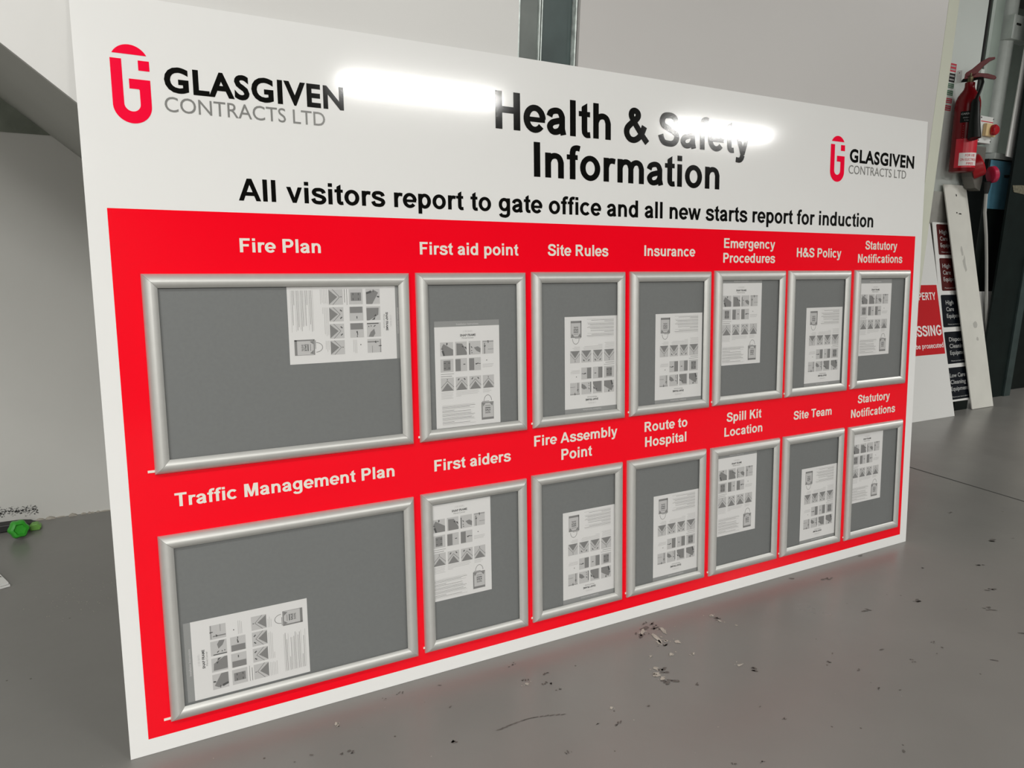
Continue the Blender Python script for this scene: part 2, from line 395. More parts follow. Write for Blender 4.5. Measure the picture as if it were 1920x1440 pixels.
# ragged line of mortar along the foot of the wall under the stairs
mb = MB()
x = -0.6
while x < 0.55:
    w = random.uniform(.008, .03); h = random.uniform(.002, .007)
    mb.prism([(x, 0), (x + w, 0), (x + w * .8, h * .6), (x + w * .4, h), (x + .1 * w, h * .5)], lambda p, k: (p[0], 1.26 - (.004 + h) * (1 - k), p[1]))
    x += w * random.uniform(.7, 1.6)
o = mb.build('mortar_crumbs', M['flake'], fl); o['kind'] = 'stuff'
mb = MB()
for i in range(700):
    px = random.uniform(-.42, -.168) ; pz = .033 + .011 * random.gauss(0, .6) + (px + .17) * -0.05
    if random.random() < (px + .42) / .12 * .9 + .1:
        r = random.uniform(.0008, .0034); a0 = random.uniform(0, 6)
        pts = [(px + r * random.uniform(.5, 1.3) * cos(a0 + k * 1.2566), pz + r * .7 * random.uniform(.5, 1.3) * sin(a0 + k * 1.2566)) for k in range(5)]
        mb.add([(p[0], 1.2594, p[1]) for p in pts], [tuple(range(5))])
o = mb.build('wall_scuff', mat('wall_scuff_grey', (0.27, 0.27, 0.26), 0.7), None); o.parent = bpy.data.objects['wall_back']; o['kind'] = 'stuff'

# wear on the floor
def blob(mb, cx, cy, r, el, ang, z, n=9):
    pts = []
    for k in range(n):
        q = 2 * pi * k / n; rr = r * random.uniform(.45, 1.2)
        u, v = rr * el * cos(q), rr * sin(q)
        pts.append((cx + u * cos(ang) - v * sin(ang), cy + u * sin(ang) + v * cos(ang)))
    mb.poly(pts, z)
FLK = [(1.037,-.058,.007,2.2,.2),(1.085,-.074,.007,2.4,.9),(1.048,-.094,.008,2.6,.8),(1.040,-.110,.006,1.6,.3),(1.058,-.114,.005,1,0),
       (1.079,-.127,.006,1.2,.2),(1.033,-.160,.006,1.2,0),(1.077,-.180,.005,1.3,-.2),(.988,-.147,.004,1.5,-.2),(.967,-.188,.006,1.2,.1),
       (.955,-.205,.008,1.5,-.1),(.957,-.221,.005,1.6,-.2),(1.233,-.074,.005,1.3,0),(1.232,-.102,.005,1.2,.2),(1.134,-.258,.005,1.4,-.4),
       (.700,-.114,.005,1.2,0),(.331,-.063,.005,1.3,0),(.803,-.253,.003,2,0),(1.253,-.134,.003,1,0),(.331,-.07,.003,1,0)]
mb = MB()
for cx, cy, r, el, a in FLK:
    blob(mb, cx, cy, r, el, a + .5, 0.0009)
    for k in range(3): blob(mb, cx + random.gauss(0, r * 1.3), cy + random.gauss(0, r), r * .3, 1.3, random.uniform(0, 3), 0.0009, 6)
for k in range(90): blob(mb, random.gauss(-.05, .05), random.gauss(.67, .07), random.uniform(.0006, .0019), 1.2, random.uniform(0, 3), 0.0009, 5)
for k in range(70): blob(mb, random.uniform(-.3, 2.6), random.uniform(-.8, .3), random.uniform(.0005, .0014), 1.2, random.uniform(0, 3), 0.0009, 5)
o = mb.build('paint_flakes', M['flake'], fl); o['kind'] = 'stuff'
SCF = [(1.06,-.045,.014,2.2,.3),(1.03,-.07,.012,2,.9),(1.075,-.062,.011,1.8,.2),(1.05,-.125,.008,1.6,0),(.975,-.20,.012,1.5,-.2),(.96,-.232,.010,2,-.6),
       (.707,-.041,.007,1.5,0),(.751,-.100,.007,1.2,0),(.750,-.157,.005,1.2,0),(.787,-.296,.005,3,.6),(.466,-.028,.004,1.5,.3),(.434,-.033,.004,1.2,.5),
       (.326,-.149,.008,1.2,0),(.495,-.203,.006,1.6,.5),(.660,-.321,.003,3,1.4),(.752,-.280,.002,4,.4),(1.075,-.029,.005,1.3,0),(1.082,-.049,.004,1,0),
       (1.006,-.268,.004,1.6,.3),(1.146,-.280,.008,2,-.7),(1.235,-.09,.010,1.5,-.5),(1.959,-.139,.004,2.6,.2),(1.756,-.249,.009,2,-.3),(2.133,-.201,.010,2,-.6),
       (1.886,-.355,.009,2.4,-.5),(1.658,-.062,.010,2,.3),(1.598,-.225,.010,2.2,-.6),(1.603,-.391,.005,1.5,0),(1.351,-.385,.004,1.5,.2),
       (1.313,-.337,.006,1.6,.2),(1.072,-.428,.004,2,.3),(1.063,-.380,.002,1.5,0),(.899,-.474,.004,2,1),(.946,-.495,.006,1.5,.2),(1.324,-.448,.004,1.6,.2),
       (2.461,.087,.009,2,.2),(2.343,-.116,.010,2.4,-.5),(2.002,-.302,.009,2,-.5),(1.485,-.417,.006,1.5,.3),(.70,-.10,.006,2,1.2),(.735,-.13,.006,1.6,1.0)]
mb = MB()
for cx, cy, r, el, a in SCF:
    for k in range(5): blob(mb, cx + random.gauss(0, r * .8), cy + random.gauss(0, r * .5), r * random.uniform(.15, .5), el, a + random.gauss(0, .2), 0.0006, 7)
for k in range(26):
    blob(mb, random.uniform(1.5, 3.2), random.uniform(-.9, .25), random.uniform(.0015, .004), random.uniform(2, 5), random.gauss(-.4, .4), 0.0006, 7)
for k in range(26):
    blob(mb, random.uniform(-.2, 1.6), random.uniform(-.6, -.02), random.uniform(.001, .003), random.uniform(1, 3), random.gauss(.2, .7), 0.0006, 7)
for k in range(14):
    t = k / 14; blob(mb, .586 + .134 * t, -.212 - .020 * t - .012 * sin(pi * t) * -1, .0016, 5, -.1, 0.0006, 6)
o = mb.build('scuff_marks', M['scuff'], fl); o['kind'] = 'stuff'

# lamps: twin 5 ft fluorescent fittings hung under the ceiling, rows along the room
for i, (lx, ly, pw, lab) in enumerate(LAMPS):
    e = empty('fluorescent_lamp', 'ceiling batten lamp, ' + lab, 'lamp', (lx, ly, 3.0), group='ceiling batten lamps')
    MB().box(-.76, .76, -.06, .06, .0, .05).build('fitting', M['fitting'], e)
    MB().tube([(-.74, 0, -.016), (.74, 0, -.016)], .014, 10).build('tube', M['tube'], e)
    ld = bpy.data.lights.new('lamp_light', 'AREA'); ld.shape = 'RECTANGLE'; ld.size = 1.5; ld.size_y = 0.07
    ld.energy = pw; ld.color = (1.0, 0.985, 0.95)
    lo = bpy.data.objects.new('lamp_light', ld); C.objects.link(lo); lo.parent = e; lo.location = (0, 0, -.035)

# steel column between the panels
col = empty('steel_column', 'galvanised steel column standing behind the top edge of the information board', 'column', (0.8365, 0.15, 0))
def cb(n, m, x0, x1, y0, y1): return MB().box(x0 - .8365, x1 - .8365, y0 - .15, y1 - .15, 0, CEIL - .002).build(n, m, col)
cb('left_flange', M['steel'], .768, .814, .122, .20)
cb('web', M['steelD'], .826, .898, .128, .20)
cb('bright_edge', M['lip'], .8145, .8165, .117, .20)
cb('bright_edge', M['lip'], .8215, .8235, .120, .20)
cb('bright_edge', M['lip'], .8995, .9025, .116, .20)
cb('bright_edge', M['lip'], .767, .7695, .116, .125)
cb('shadow_gap', M['gap'], .8165, .8215, .126, .20)
cb('shadow_gap', M['gap'], .9025, .9075, .124, .20)

# translucent strip closing the end of the partition
tag(MB().box(2.124, 2.171, .112, .116, 0, 3.04).build('plastic_strip', M['strip']), 'translucent plastic strip standing upright at the right end of the grey partition', 'strip')

# ================================================================ INFORMATION BOARD
A = radians(5.0)
BR = (pi / 2 - A, 0, 0)
board = empty('information_board', 'large white and red health and safety information board leaning against the wall', 'sign', (0, 0, 0.0005), BR)
BW, BH = 2.0916, 1.2190
MB().box(0, BW, 0, BH, -.004, 0).build('white_panel', M['board'], board)
MB().rect(.0285, 2.0607, .0275, .9018, .0003).build('red_panel', M['red'], board)
def heading(name, m, rows, z):
    mb = MB()
    for r in rows: text_into(mb, *r, z)
    return mb.build(name, m, board)
heading('title_lettering', M['black'], [('Health & Safety', .7098, 1.3992, 1.0800, .0715)], .0004)
heading('title_lettering', M['black'], [('Information', .796, 1.302, .9935, .0680)], .0004)
heading('subtitle_lettering', M['black'], [('All visitors report to gate office and all new starts report for induction', .2235, 1.8707, .9215, .0362)], .0004)
HD = [('Fire Plan', .2206, .3567, .8367, .0232), ('First aid point', .5439, .7573, .8362, .0233), ('Site Rules', .8269, .9815, .8365, .0235),
      ('Insurance', 1.0804, 1.2306, .8382, .0233), ('Emergency', 1.321, 1.4934, .8592, .0228), ('Procedures', 1.3194, 1.4949, .8246, .0230),
      ('H&S Policy', 1.573, 1.7438, .8398, .0233), ('Statutory', 1.8414, 1.9793, .8625, .0230), ('Notifications', 1.813, 2.0059, .8269, .0230),
      ('Traffic Management Plan', .0945, .4791, .4190, .0230), ('First aiders', .5616, .7334, .4170, .0227), ('Fire Assembly', .790, 1.0074, .4404, .0225),
      ('Point', .8579, .9382, .4034, .0235), ('Route to', 1.0854, 1.2145, .4404, .0228), ('Hospital', 1.0871, 1.2121, .4051, .0232),
      ('Spill Kit', 1.3415, 1.4619, .4382, .0227), ('Location', 1.3353, 1.4667, .4018, .0225), ('Site Team', 1.5806, 1.7303, .4201, .0225),
      ('Statutory', 1.8377, 1.9793, .4413, .0230), ('Notifications', 1.812, 2.0069, .4024, .0232)]
for h in HD: heading('heading_lettering', M['cream'], [h], .0006)

def logo(x0, y0, w, hgt):
    """red emblem in the box x0..x0+w, y0..y0+hgt; unit box of the mark is 0..1 by 0..2.15"""
    mb = MB(); sx = w; sy = hgt / 2.15
    def put(pts): mb.poly([(x0 + x * sx, y0 + y * sy) for x, y in pts], .0004)
    put([(.5 + .5 * cos(radians(a)), 1.65 + .5 * sin(radians(a))) for a in range(28, 153, 4)])
    out = [(0, 1.745), (.29, 1.745)]
    out += [(.29, .54)] + [(.5 + .21 * cos(radians(a)), .54 + .21 * sin(radians(a))) for a in range(190, 360, 10)] + [(.71, .54)]
    out += [(.71, .93), (.69, .955), (.45, .955), (.45, 1.225), (1, 1.225), (1, .5)]
    out += [(.5 + .5 * cos(radians(a)), .5 + .5 * sin(radians(a))) for a in range(-8, -180, -8)] + [(0, .5)]
    put(out)
    put([(.71, 1.47), (1, 1.47), (1, 1.745), (.71, 1.745)])
    return mb.build('logo_emblem', M['logo'], board)
logo(.0476, 1.0313, .0541, .1165)
logo(1.6874, 1.0339, .0551, .1154)
font_into.cap = .70
def face(name, m, s, x0, x1, base, cap, off, sp=1.0):
    return font_into(MB(), s, x0, x1, base, cap, .0004, off, sp).build(name, m, board)
face('logo_name', M['black'], 'GLASGIVEN', .1215, .4085, 1.0850, .0362, .034, 1.10)
face('logo_subline', M['greyprint'], 'CONTRACTS LTD', .1201, .3742, 1.0538, .0232, .002)
face('logo_name', M['black'], 'GLASGIVEN', 1.7628, 2.0377, 1.0884, .0320, .034, 1.10)
face('logo_subline', M['greyprint'], 'CONTRACTS LTD', 1.7603, 2.0043, 1.0578, .0222, .002)

# ================================================================ SNAP FRAMES
PROF = [(0, 0), (0, .0035), (.0025, .0075), (.007, .0108), (.012, .0124), (.0165, .0120), (.0205, .0100), (.0235, .0078), (.025, .0064), (.025, .0050), (.010, .0050), (.010, 0)]
PROF = [(d * .905, z * .95) for d, z in PROF]
def snap_rails(w, h, parent):
    rails = []
    for k in range(4):
        L = w if k % 2 == 0 else h
        n = len(PROF); vs = []
        for end in (0, 1):
            for d, z in PROF:
                t = d + .0002 if end == 0 else L - d - .0002
                if k == 0: p = (t, d, z)
                elif k == 1: p = (w - d, t, z)
                elif k == 2: p = (w - t, h - d, z)
                else: p = (d, h - t, z)
                vs.append(p)
        fs = [(i, (i + 1) % n, (i + 1) % n + n, i + n) for i in range(n)] + [tuple(range(n))[::-1], tuple(range(n, 2 * n))]
        mb = MB(); mb.add(vs, fs)
        o = mb.build('rail', M['alu'], parent, smooth=True, fix=True)
        rails.append(o)
    return rails
A4W, A4H, A3W = .2388, .3238, .4510
FR = [('Fire Plan', .0680, .4776, A3W), ('Traffic Management Plan', .0645, .0497, A3W),
      ('First aid point', .5327, .4783, A4W), ('Site Rules', .7862, .4795, A4W), ('Insurance', 1.0395, .4801, A4W), ('Emergency Procedures', 1.2914, .4818, A4W),
      ('H&S Policy', 1.5430, .4820, A4W), ('Statutory Notifications', 1.8000, .4833, A4W),
      ('First aiders', .5302, .0515, A4W), ('Fire Assembly Point', .7815, .0552, A4W), ('Route to Hospital', 1.0342, .0562, A4W), ('Spill Kit Location', 1.2888, .0551, A4W),
      ('Site Team', 1.5418, .0556, A4W), ('Statutory Notifications', 1.8000, .0540, A4W)]
FS = {}
for i, (nm, x, y, w) in enumerate(FR):
    wh = ('landscape' if w == A3W else 'upright')
    row = 'upper' if y > .4 else 'lower'
    lab = '%s silver snap frame under the heading %s, %s row' % (wh, nm, row)
    e = empty('snap_frame', lab, 'frame', (0, 0, 0), (0, 0, 0), 'silver snap frames on the information board')
    lx = Matrix.Rotation(pi / 2 - A, 4, 'X') @ Vector((x, y, .0004)); e.location = (lx[0], lx[1], lx[2] + .0005); e.rotation_euler = BR
    if w not in FS:
        rl = snap_rails(w, A4H, e)
        b = MB().rect(.0105, w - .0105, .0105, A4H - .0105, .0012).build('backing_board', M['backing'], e)
        c = MB().rect(.0110, w - .0110, .0110, A4H - .0110, .0042).build('clear_cover', M['cover'], e)
        FS[w] = rl + [b, c]
    else:
        for ch in FS[w]:
            c = ch.copy(); c.parent = e; C.objects.link(c)
    if w == A3W:
        MB().box(-.0105, .001, .0035, .0075, 0, .0012).build('adhesive_tab', M['cream'], e)
    else:
        MB().box(-.0028, .001, .0085, .0125, 0, .0012).build('adhesive_tab', M['cream'], e)

# instruction sheets (A5, printed leaflet with a grey band along the top), shared meshes
SW, SH, PB = .1413, .1975, .0112
def sheet_meshes():
    d = {}
    d['paper'] = (MB().box(0, SW, 0, SH, 0, .0002), M['paper'])
    hb = MB().box(0, SW, SH, SH + PB, 0, .0002); d['header_band'] = (hb, M['band'])
    hb = MB(); font_into(hb, 'Installation Instructions', SW * .33, SW * .67, SH + .0028, .0038, .00035, .01); d['header_print'] = (hb, M['ink3'])
    X = lambda u: u * SW
    Yv = lambda v: SH * (1 - v)
    dk, md, pl = MB(), MB(), MB()
    z1, z2, z3 = .0003, .0004, .0005
    def r(mb, u0, u1, v0, v1, z): mb.rect(X(u0), X(u1), Yv(v1), Yv(v0), z)
    def p(mb, pts, z): mb.poly([(X(a), Yv(b)) for a, b in pts], z)
    font_into(dk, 'SNAP FRAME', X(.385), X(.625), Yv(.098), .0042, z2, .03)
    font_into(md, 'Mitred Corner', X(.41), X(.595), Yv(.122), .0030, z2, .0)
    font_into(pl, '(130 BAR)', X(.43), X(.575), Yv(.058), .0034, z2, .0)
    cols = [(.08, .275), (.305, .485), (.515, .70), (.725, .905)]
    for k, (a, b) in enumerate(cols):      # first row: corner photographs
        r(pl, a, b, .150, .285, z1)
        if k == 0:
            p(md, [(a + .05, .165), (b, .225), (b, .282), (a + .04, .282), (a + .02, .20)], z2); p(dk, [(a + .02, .235), (a + .05, .23), (a + .07, .282), (a + .045, .282)], z3)
            p(dk, [(a + .095, .155), (a + .115, .158), (a + .108, .178), (a + .092, .18)], z3); r(dk, a + .01, a + .045, .210, .216, z3)
        if k == 1:
            p(md, [(a + .02, .165), (a + .11, .17), (b, .26), (b, .283), (a + .02, .283)], z2); p(dk, [(a + .10, .195), (a + .13, .19), (a + .125, .212)], z3)
            p(dk, [(b - .045, .20), (b - .01, .205), (b - .005, .235)], z3)
        if k == 2:
            r(dk, a + .005, a + .017, .17, .283, z3); p(dk, [(a + .04, .20), (a + .055, .215), (a + .05, .222), (a + .03, .205)], z3)
            p(md, [(a + .08, .215), (a + .14, .205), (b, .225), (b - .005, .27), (a + .12, .25)], z2); r(dk, a + .035, a + .05, .24, .248, z3); r(dk, a + .04, a + .055, .262, .27, z3)
        if k == 3:
            r(md, a + .03, a + .045, .175, .283, z2); p(dk, [(a + .02, .205), (a + .06, .198), (a + .045, .215)], z3); p(dk, [(a + .085, .15), (a + .10, .15), (a + .10, .175), (a + .092, .18)], z3)
            r(md, a + .09, b, .237, .241, z2); r(md, a + .01, b, .157, .163, z2)
    for k in range(3):                     # second row
        a, b = cols[k]
        r(pl, a, b, .315, .445, z1)
        if k == 0:
            r(md, a + .045, b - .045, .33, .428, z2)
            for u in (a + .05, b - .08): r(dk, u, u + .028, .352, .359, z3); r(dk, u, u + .028, .402, .409, z3)
        else:
            r(md, a, a + .08, .322, .44, z2); r(dk, a + .12, a + .152, .372, .380, z3)
            if k == 2: r(dk, a + .10, a + .125, .374, .386, z3); r(dk, b - .03, b - .005, .376, .382, z3)
    r(dk, .785, .80, .345, .353, z3)
    for v in (.386, .40, .414): r(pl, .725, .725 + random.uniform(.14, .18), v, v + .005, z2)
    r(md, .08, .28, .462, .466, z2); r(md, .08, .25, .483, .488, z2)
    for k, (a, b) in enumerate(cols):      # third row: mitre corners
        r(pl, a, b, .50 if k else .50, .632, z1); c = (a + b) / 2
        p(md, [(c, .553), (b - .006, .63), (a + .006, .63)], z3)
        for q in (1, -1): p(dk if False else md, [(c, .528), (c, .535), (c + q * (b - a) * .5, .60), (c + q * (b - a) * .5, .593)], z2)
        if k in (1, 2):
            for q in (1, -1): p(dk, [(c + q * .03, .517), (c + q * .042, .513), (c + q * .062, .53), (c + q * .05, .535)], z3)
        else: r(dk, c - .006, c + .004, .512, .523, z3)
    for j in range(5): r(pl, .08, .08 + random.uniform(.16, .19), .645 + .0145 * j, .6495 + .0145 * j, z2)
    for j in range(4): r(pl, .305, .305 + (random.uniform(.33, .36) if j < 3 else .08), .643 + .0145 * j, .6475 + .0145 * j, z2)
    for j in range(3): r(pl, .725, .725 + random.uniform(.09, .15), .643 + .0135 * j, .6475 + .0135 * j, z2)
    for j in range(16): r(md if j % 3 else pl, .09, .09 + (random.uniform(.40, .53) if j not in (4, 13) else .18), .775 + .0128 * j, .7785 + .0128 * j, z2)
    # drawing of the carrier bag
    r(pl, .70, .89, .775, .955, z1); r(md, .70, .89, .775, .785, z2); r(md, .70, .715, .775, .955, z2); r(md, .70, .89, .932, .955, z2)
    for q in (.70, .89): r(md, q - .002, q + .002, .775, .955, z3)
    p(md, [(.715, .787), (.76, .787), (.725, .82)], z2); p(md, [(.885, .787), (.83, .787), (.87, .82)], z2)
    r(md, .755, .84, .812, .817, z3); r(dk, .755, .84, .832, .840, z3)
    font_into(dk, 'SALE', X(.755), X(.84), Yv(.866), .0036, z3, .03); font_into(md, '50%', X(.755), X(.84), Yv(.893), .0036, z3, .03)
    hl = [(X(.80) + .0085 * cos(radians(a)), Yv(.763) + .0115 * sin(radians(a))) for a in range(0, 181, 15)]
    L, Rr = stroke(hl, .0005, .0005)
    for i in range(len(L) - 1): md.add([(q[0], q[1], z2) for q in (Rr[i], Rr[i + 1], L[i + 1], L[i])], [(0, 1, 2, 3)])
    r(dk, .71, .82, .766, .770, z3)
    d['pale_print'] = (pl, M['ink3']); d['grey_print'] = (md, M['ink2']); d['dark_print'] = (dk, M['ink'])
    return d
SHM = None
PW, PF = SW, SH + PB
# name, rotation, x of left edge, y of bottom edge (in board space, of the turned sheet), label
SHT = [('Fire Plan', -90, .2935, .6435, 'sideways in the top right of the Fire Plan frame'),
       ('Traffic', 90, .0932, .0748, 'sideways, bottom left of the Traffic Management Plan frame'),
       ('aid', 0, .5682, .5010, 'upright in the First aid point frame'),
       ('rules', 180, .8668, .5005, 'upside down in the Site Rules frame'),
       ('ins', 180, 1.1130, .4998, 'upside down in the Insurance frame'),
       ('emer', 0, 1.3082, .5783, 'upright in the Emergency Procedures frame'),
       ('hs', 180, 1.6145, .5015, 'upside down in the H&S Policy frame'),
       ('st', 0, 1.8200, .5735, 'upright in the upper Statutory Notifications frame'),
       ('aiders', 0, .5415, .1520, 'upright in the First aiders frame'),
       ('fap', 180, .8598, .0760, 'upside down in the Fire Assembly Point frame'),
       ('route', 180, 1.1128, .0755, 'upside down in the Route to Hospital frame'),
       ('spill', 0, 1.3065, .1510, 'upright in the Spill Kit Location frame'),
       ('team', 180, 1.6180, .0745, 'upside down in the Site Team frame'),
       ('st2', 0, 1.8130, .1570, 'upright in the lower Statutory Notifications frame')]
BM = Matrix.Rotation(pi / 2 - A, 4, 'X')
for nm, rot, x, y, lab in SHT:
    e = empty('instruction_sheet', 'white instruction sheet ' + lab, 'leaflet', group='instruction sheets in the snap frames')
    off = {0: (0, 0), 180: (PW, PF), 90: (PF, 0), -90: (0, PW)}[rot]
    e.matrix_world = Matrix.Translation((0, 0, .0005)) @ BM @ Matrix.Translation((x + off[0], y + off[1], .0020)) @ Matrix.Rotation(radians(rot), 4, 'Z')
    if SHM is None:
        SHM = [mb.build(k, m, e) for k, (mb, m) in sheet_meshes().items()]
        for ch in SHM:
            if 'print' in ch.name: ch['kind'] = 'stuff'
    else:
        for ch in SHM:
            c = ch.copy(); c.parent = e; C.objects.link(c)

# ================================================================ RIGHT-HAND CORNER
# no-trespassing sign board leaning back against the wall
th = math.atan2(.275, .978)
sg = empty('warning_sign', 'white board with a red private property sign leaning behind the information board', 'sign', (3.905, .927, .0005), (pi / 2 - th, 0, 0))
SL = sqrt(.275 ** 2 + .978 ** 2)
MB().box(-.62, 0, 0, SL, -.004, 0).build('backing_sheet', M['signw'], sg)
def rrect(x0, x1, y0, y1, r, n=5):
    out = []
    for cx, cy, a in ((x1 - r, y1 - r, 0), (x0 + r, y1 - r, 90), (x0 + r, y0 + r, 180), (x1 - r, y0 + r, 270)):
        out += [(cx + r * cos(radians(a + 90 * k / n)), cy + r * sin(radians(a + 90 * k / n))) for k in range(n + 1)]
    return out
MB().poly(rrect(-.60, -.0130, .328, .690, .004), .0004).build('red_print', M['signr'], sg)
mb = MB()
text_into(mb, 'PROPERTY', -.278, -.035, .612, .039, .0008); mb.build('sign_lettering', M['signwt'], sg)
mb = MB(); text_into(mb, 'TRESPASSING', -.515, -.022, .425, .054, .0008); mb.build('sign_lettering', M['signwt'], sg)
mb = MB(); font_into(mb, 'Trespassers will be prosecuted', -.530, -.020, .362, .027, .0008, .012); mb.build('sign_lettering', M['signwt'], sg)

# panel of hygiene labels behind it
bp = empty('label_panel', 'tall panel of dark red and navy cleaning equipment labels behind the white plank', 'sign', (3.99, 1.006, .05), (pi / 2 - .236, 0, 0))
PL = .975 / cos(th) * 0.985
MB().box(-.02, .215, 0, .965, -.004, 0).build('panel_sheet', M['signw'], bp)
k = 0
for i, (z0, z1, m) in enumerate(((.010, .182, 'navy'), (.203, .375, 'navy'), (.400, .574, 'navy'), (.596, .772, 'brown'), (.790, .955, 'brown'))):
    MB().poly(rrect(-.005 if i < 3 else .012, .205, z0, z1, .008), .0004).build('label', M[m], bp)
    mb = MB()
    wd = [('Low Care', 'Cleaning', 'Equipment'), ('Disposal', 'Cleaning', 'Equipment'), ('High', 'Care', 'Equipment'), ('High', 'Care', 'Equipment'), ('High', 'Care', 'Equipment')][i]
    for j, t in enumerate(wd):
        sx = .0 if i == 0 else .02
        font_into(mb, t, .014 + sx, .014 + sx + .0175 * len(t), z1 - .052 - .036 * j, .022, .0008, .01)
    font_into(mb, 'Please put back after use', .018 + sx, .19, z0 + .012, .006, .0008, .01)
    mb.build('label_lettering', M['dimtxt'], bp)
tag(MB().box(4.02, 4.14, 1.0, 1.03, .0005, .049).build('shade_block', M['cab']), 'added dark support block in place of the shadow under the label panel', 'block')  # added support; its black stands in for the shadow under the panel

# long white plank
p0 = [Vector((4.154, .977, .001)), Vector((4.359, .977, .001)), Vector((4.238, 1.236, 1.190)), Vector((4.033, 1.236, 1.188))]
nrm = (p0[1] - p0[0]).cross(p0[3] - p0[0]).normalized() * -.008
rnd = []
pk = empty('plank', 'long white plank with a screw hole leaning against the wall under the extinguisher', 'plank', tuple(p0[0]))
mb = MB(); vs = [q - p0[0] for q in p0] + [q - p0[0] + Vector((0, .008, 0)) for q in p0]
mb.add(vs, [(0, 1, 2, 3), (7, 6, 5, 4), (0, 4, 5, 1), (1, 5, 6, 2), (2, 6, 7, 3), (3, 7, 4, 0)])
bevel(mb.build('board', M['plank'], pk), .002)
fx = (p0[1] - p0[0]) / .205; fy = (p0[3] - p0[0]).normalized(); fn = fx.cross(fy).normalized()
if fn.y > 0: fn = -fn
def on_plank(name, m, spots, lift):
    mb = MB()
    for u, v, r, el in spots:
        pts = [(u + r * el * cos(q), v + r * sin(q)) for q in (2 * pi * k / 9 for k in range(9))]
        pts = [(a + random.gauss(0, r * .12), b + random.gauss(0, r * .12)) for a, b in pts]
        mb.add([fx * a + fy * b + fn * lift for a, b in pts], [tuple(range(9))])
    return mb.build(name, m, pk, fix=False)
LNG = (p0[3] - p0[0]).length
on_plank('screw_hole', M['gap'], [(.100, LNG - .055, .0075, .6)], .0006)
on_plank('ink_marks', M['gap'], [(.085, LNG - .150, .004, 1.6), (.108, LNG - .155, .004, 1.8), (.120, LNG - .155, .0045, 1.6)], .0006)
on_plank('smudge', M['smudge'], [(.085, LNG - .36, .03, .35), (.10, LNG - .43, .05, .3), (.125, .46, .022, .9), (.13, .38, .010, 1.2)], .0005)

# white offcut sheet behind the plank
mb = MB().prism([(4.40, .10), (4.552, .12), (4.535, .42), (4.545, .617), (4.33, .617), (4.34, .3)], lambda p, k: (p[0], 1.18 + .004 * k + (.617 - p[1]) * -.05, p[1] - .0995))
o = mb.build('offcut_sheet', M['signw'], fix=True); o.location.z = .0
o.data.transform(Matrix.Translation((0, 0, 0)))
for v in o.data.vertices: v.co.z += .0995 if v.co.z > .2 else 0
tag(o, 'white offcut sheet standing between the plank and the grey cable', 'sheet')

# fire extinguisher (local x runs across the view, local y away)
ex = empty('fire_extinguisher', 'red carbon dioxide fire extinguisher with black horn hanging on the wall', 'fire extinguisher', (4.072, 1.175, 1.247), (0, radians(-2.2), radians(-59)))
MB().lathe([(.052, 0), (.0585, .004), (.0600, .012), (.0600, .330), (.0585, .352), (.052, .376), (.040, .396), (.028, .412), (.0235, .425), (.0235, .447), (.018, .449)], 40).build('cylinder', M['ext'], ex, smooth=True)
def wrap(mb, r=.0606):
    mb.v = [(r * sin(x / r) * 1 + (z * sin(x / r)), -r * cos(x / r) - z * cos(x / r), y) for x, y, z in mb.v]; return mb
def patch(x0, x1, y0, y1, z=0.0, n=10):
    mb = MB()
    for i in range(n):
        a, b = x0 + (x1 - x0) * i / n, x0 + (x1 - x0) * (i + 1) / n
        mb.add([(a, y0, z), (b, y0, z), (b, y1, z), (a, y1, z)], [(0, 1, 2, 3)])
    return mb
wrap(patch(-.040, .085, .020, .165, 0)).build('red_label', M['extl'], ex, smooth=True)
wrap(patch(-.018, .082, .030, .094, .0004)).build('white_label', M['signwt'], ex, smooth=True)
mb = MB()
font_into(mb, 'FOR USE', .010, .062, .075, .012, .0008, .01); font_into(mb, 'ON ELECTRICAL', -.012, .078, .054, .012, .0008, .01); font_into(mb, 'FIRES', .018, .056, .034, .012, .0008, .01)
wrap(mb).build('label_lettering', M['extl'], ex)
wrap(patch(-.030, .050, .245, .300, 0)).build('black_label', M['extb'], ex, smooth=True)
mb = MB(); font_into(mb, 'CARBON', -.026, .030, .283, .009, .0006, .02); font_into(mb, 'DIOXIDE', -.016, .030, .266, .005, .0006, .01); font_into(mb, '2 kg', -.010, .010, .254, .004, .0006, .01)
wrap(mb).build('label_lettering', M['dimtxt'], ex)
mb = MB()
for j in range(7): mb.rect(-.012, .04, .228 - j * .0115, .2295 - j * .0115, .0003)
wrap(mb).build('fine_print', M['dimtxt'], ex)
MB().lathe([(.014, 0), (.016, .004), (.016, .030), (.012, .034), (.012, .048)], 20, (0, 0, .445)).build('valve', M['brass'], ex, smooth=True)
MB().tube([(-.014, 0, .462), (-.030, 0, .462), (-.036, 0, .461)], [.009, .009, .006], 12).build('outlet_cap', M['extb'], ex, smooth=True)
def lever(name, pts, wdt, m):
    L, Rr = [], []
    mb = MB(); out = pts
    mb.prism(out, lambda p, k: (p[0], -wdt / 2 + wdt * k, p[1]))
    return bevel(mb.build(name, m, ex, fix=True), .0015)
lever('squeeze_lever', [(-.028, .487), (-.020, .474), (.012, .472), (.030, .490), (.034, .500), (.052, .522), (.078, .543), (.100, .552), (.098, .560), (.070, .560), (.036, .542), (.002, .512), (-.022, .498)], .022, M['ext'])
lever('carry_handle', [(-.028, .480), (.000, .487), (.030, .491), (.075, .483), (.106, .470), (.114, .460), (.106, .452), (.092, .455), (.068, .463), (.030, .470), (.0, .468), (-.028, .466)], .022, M['ext'])
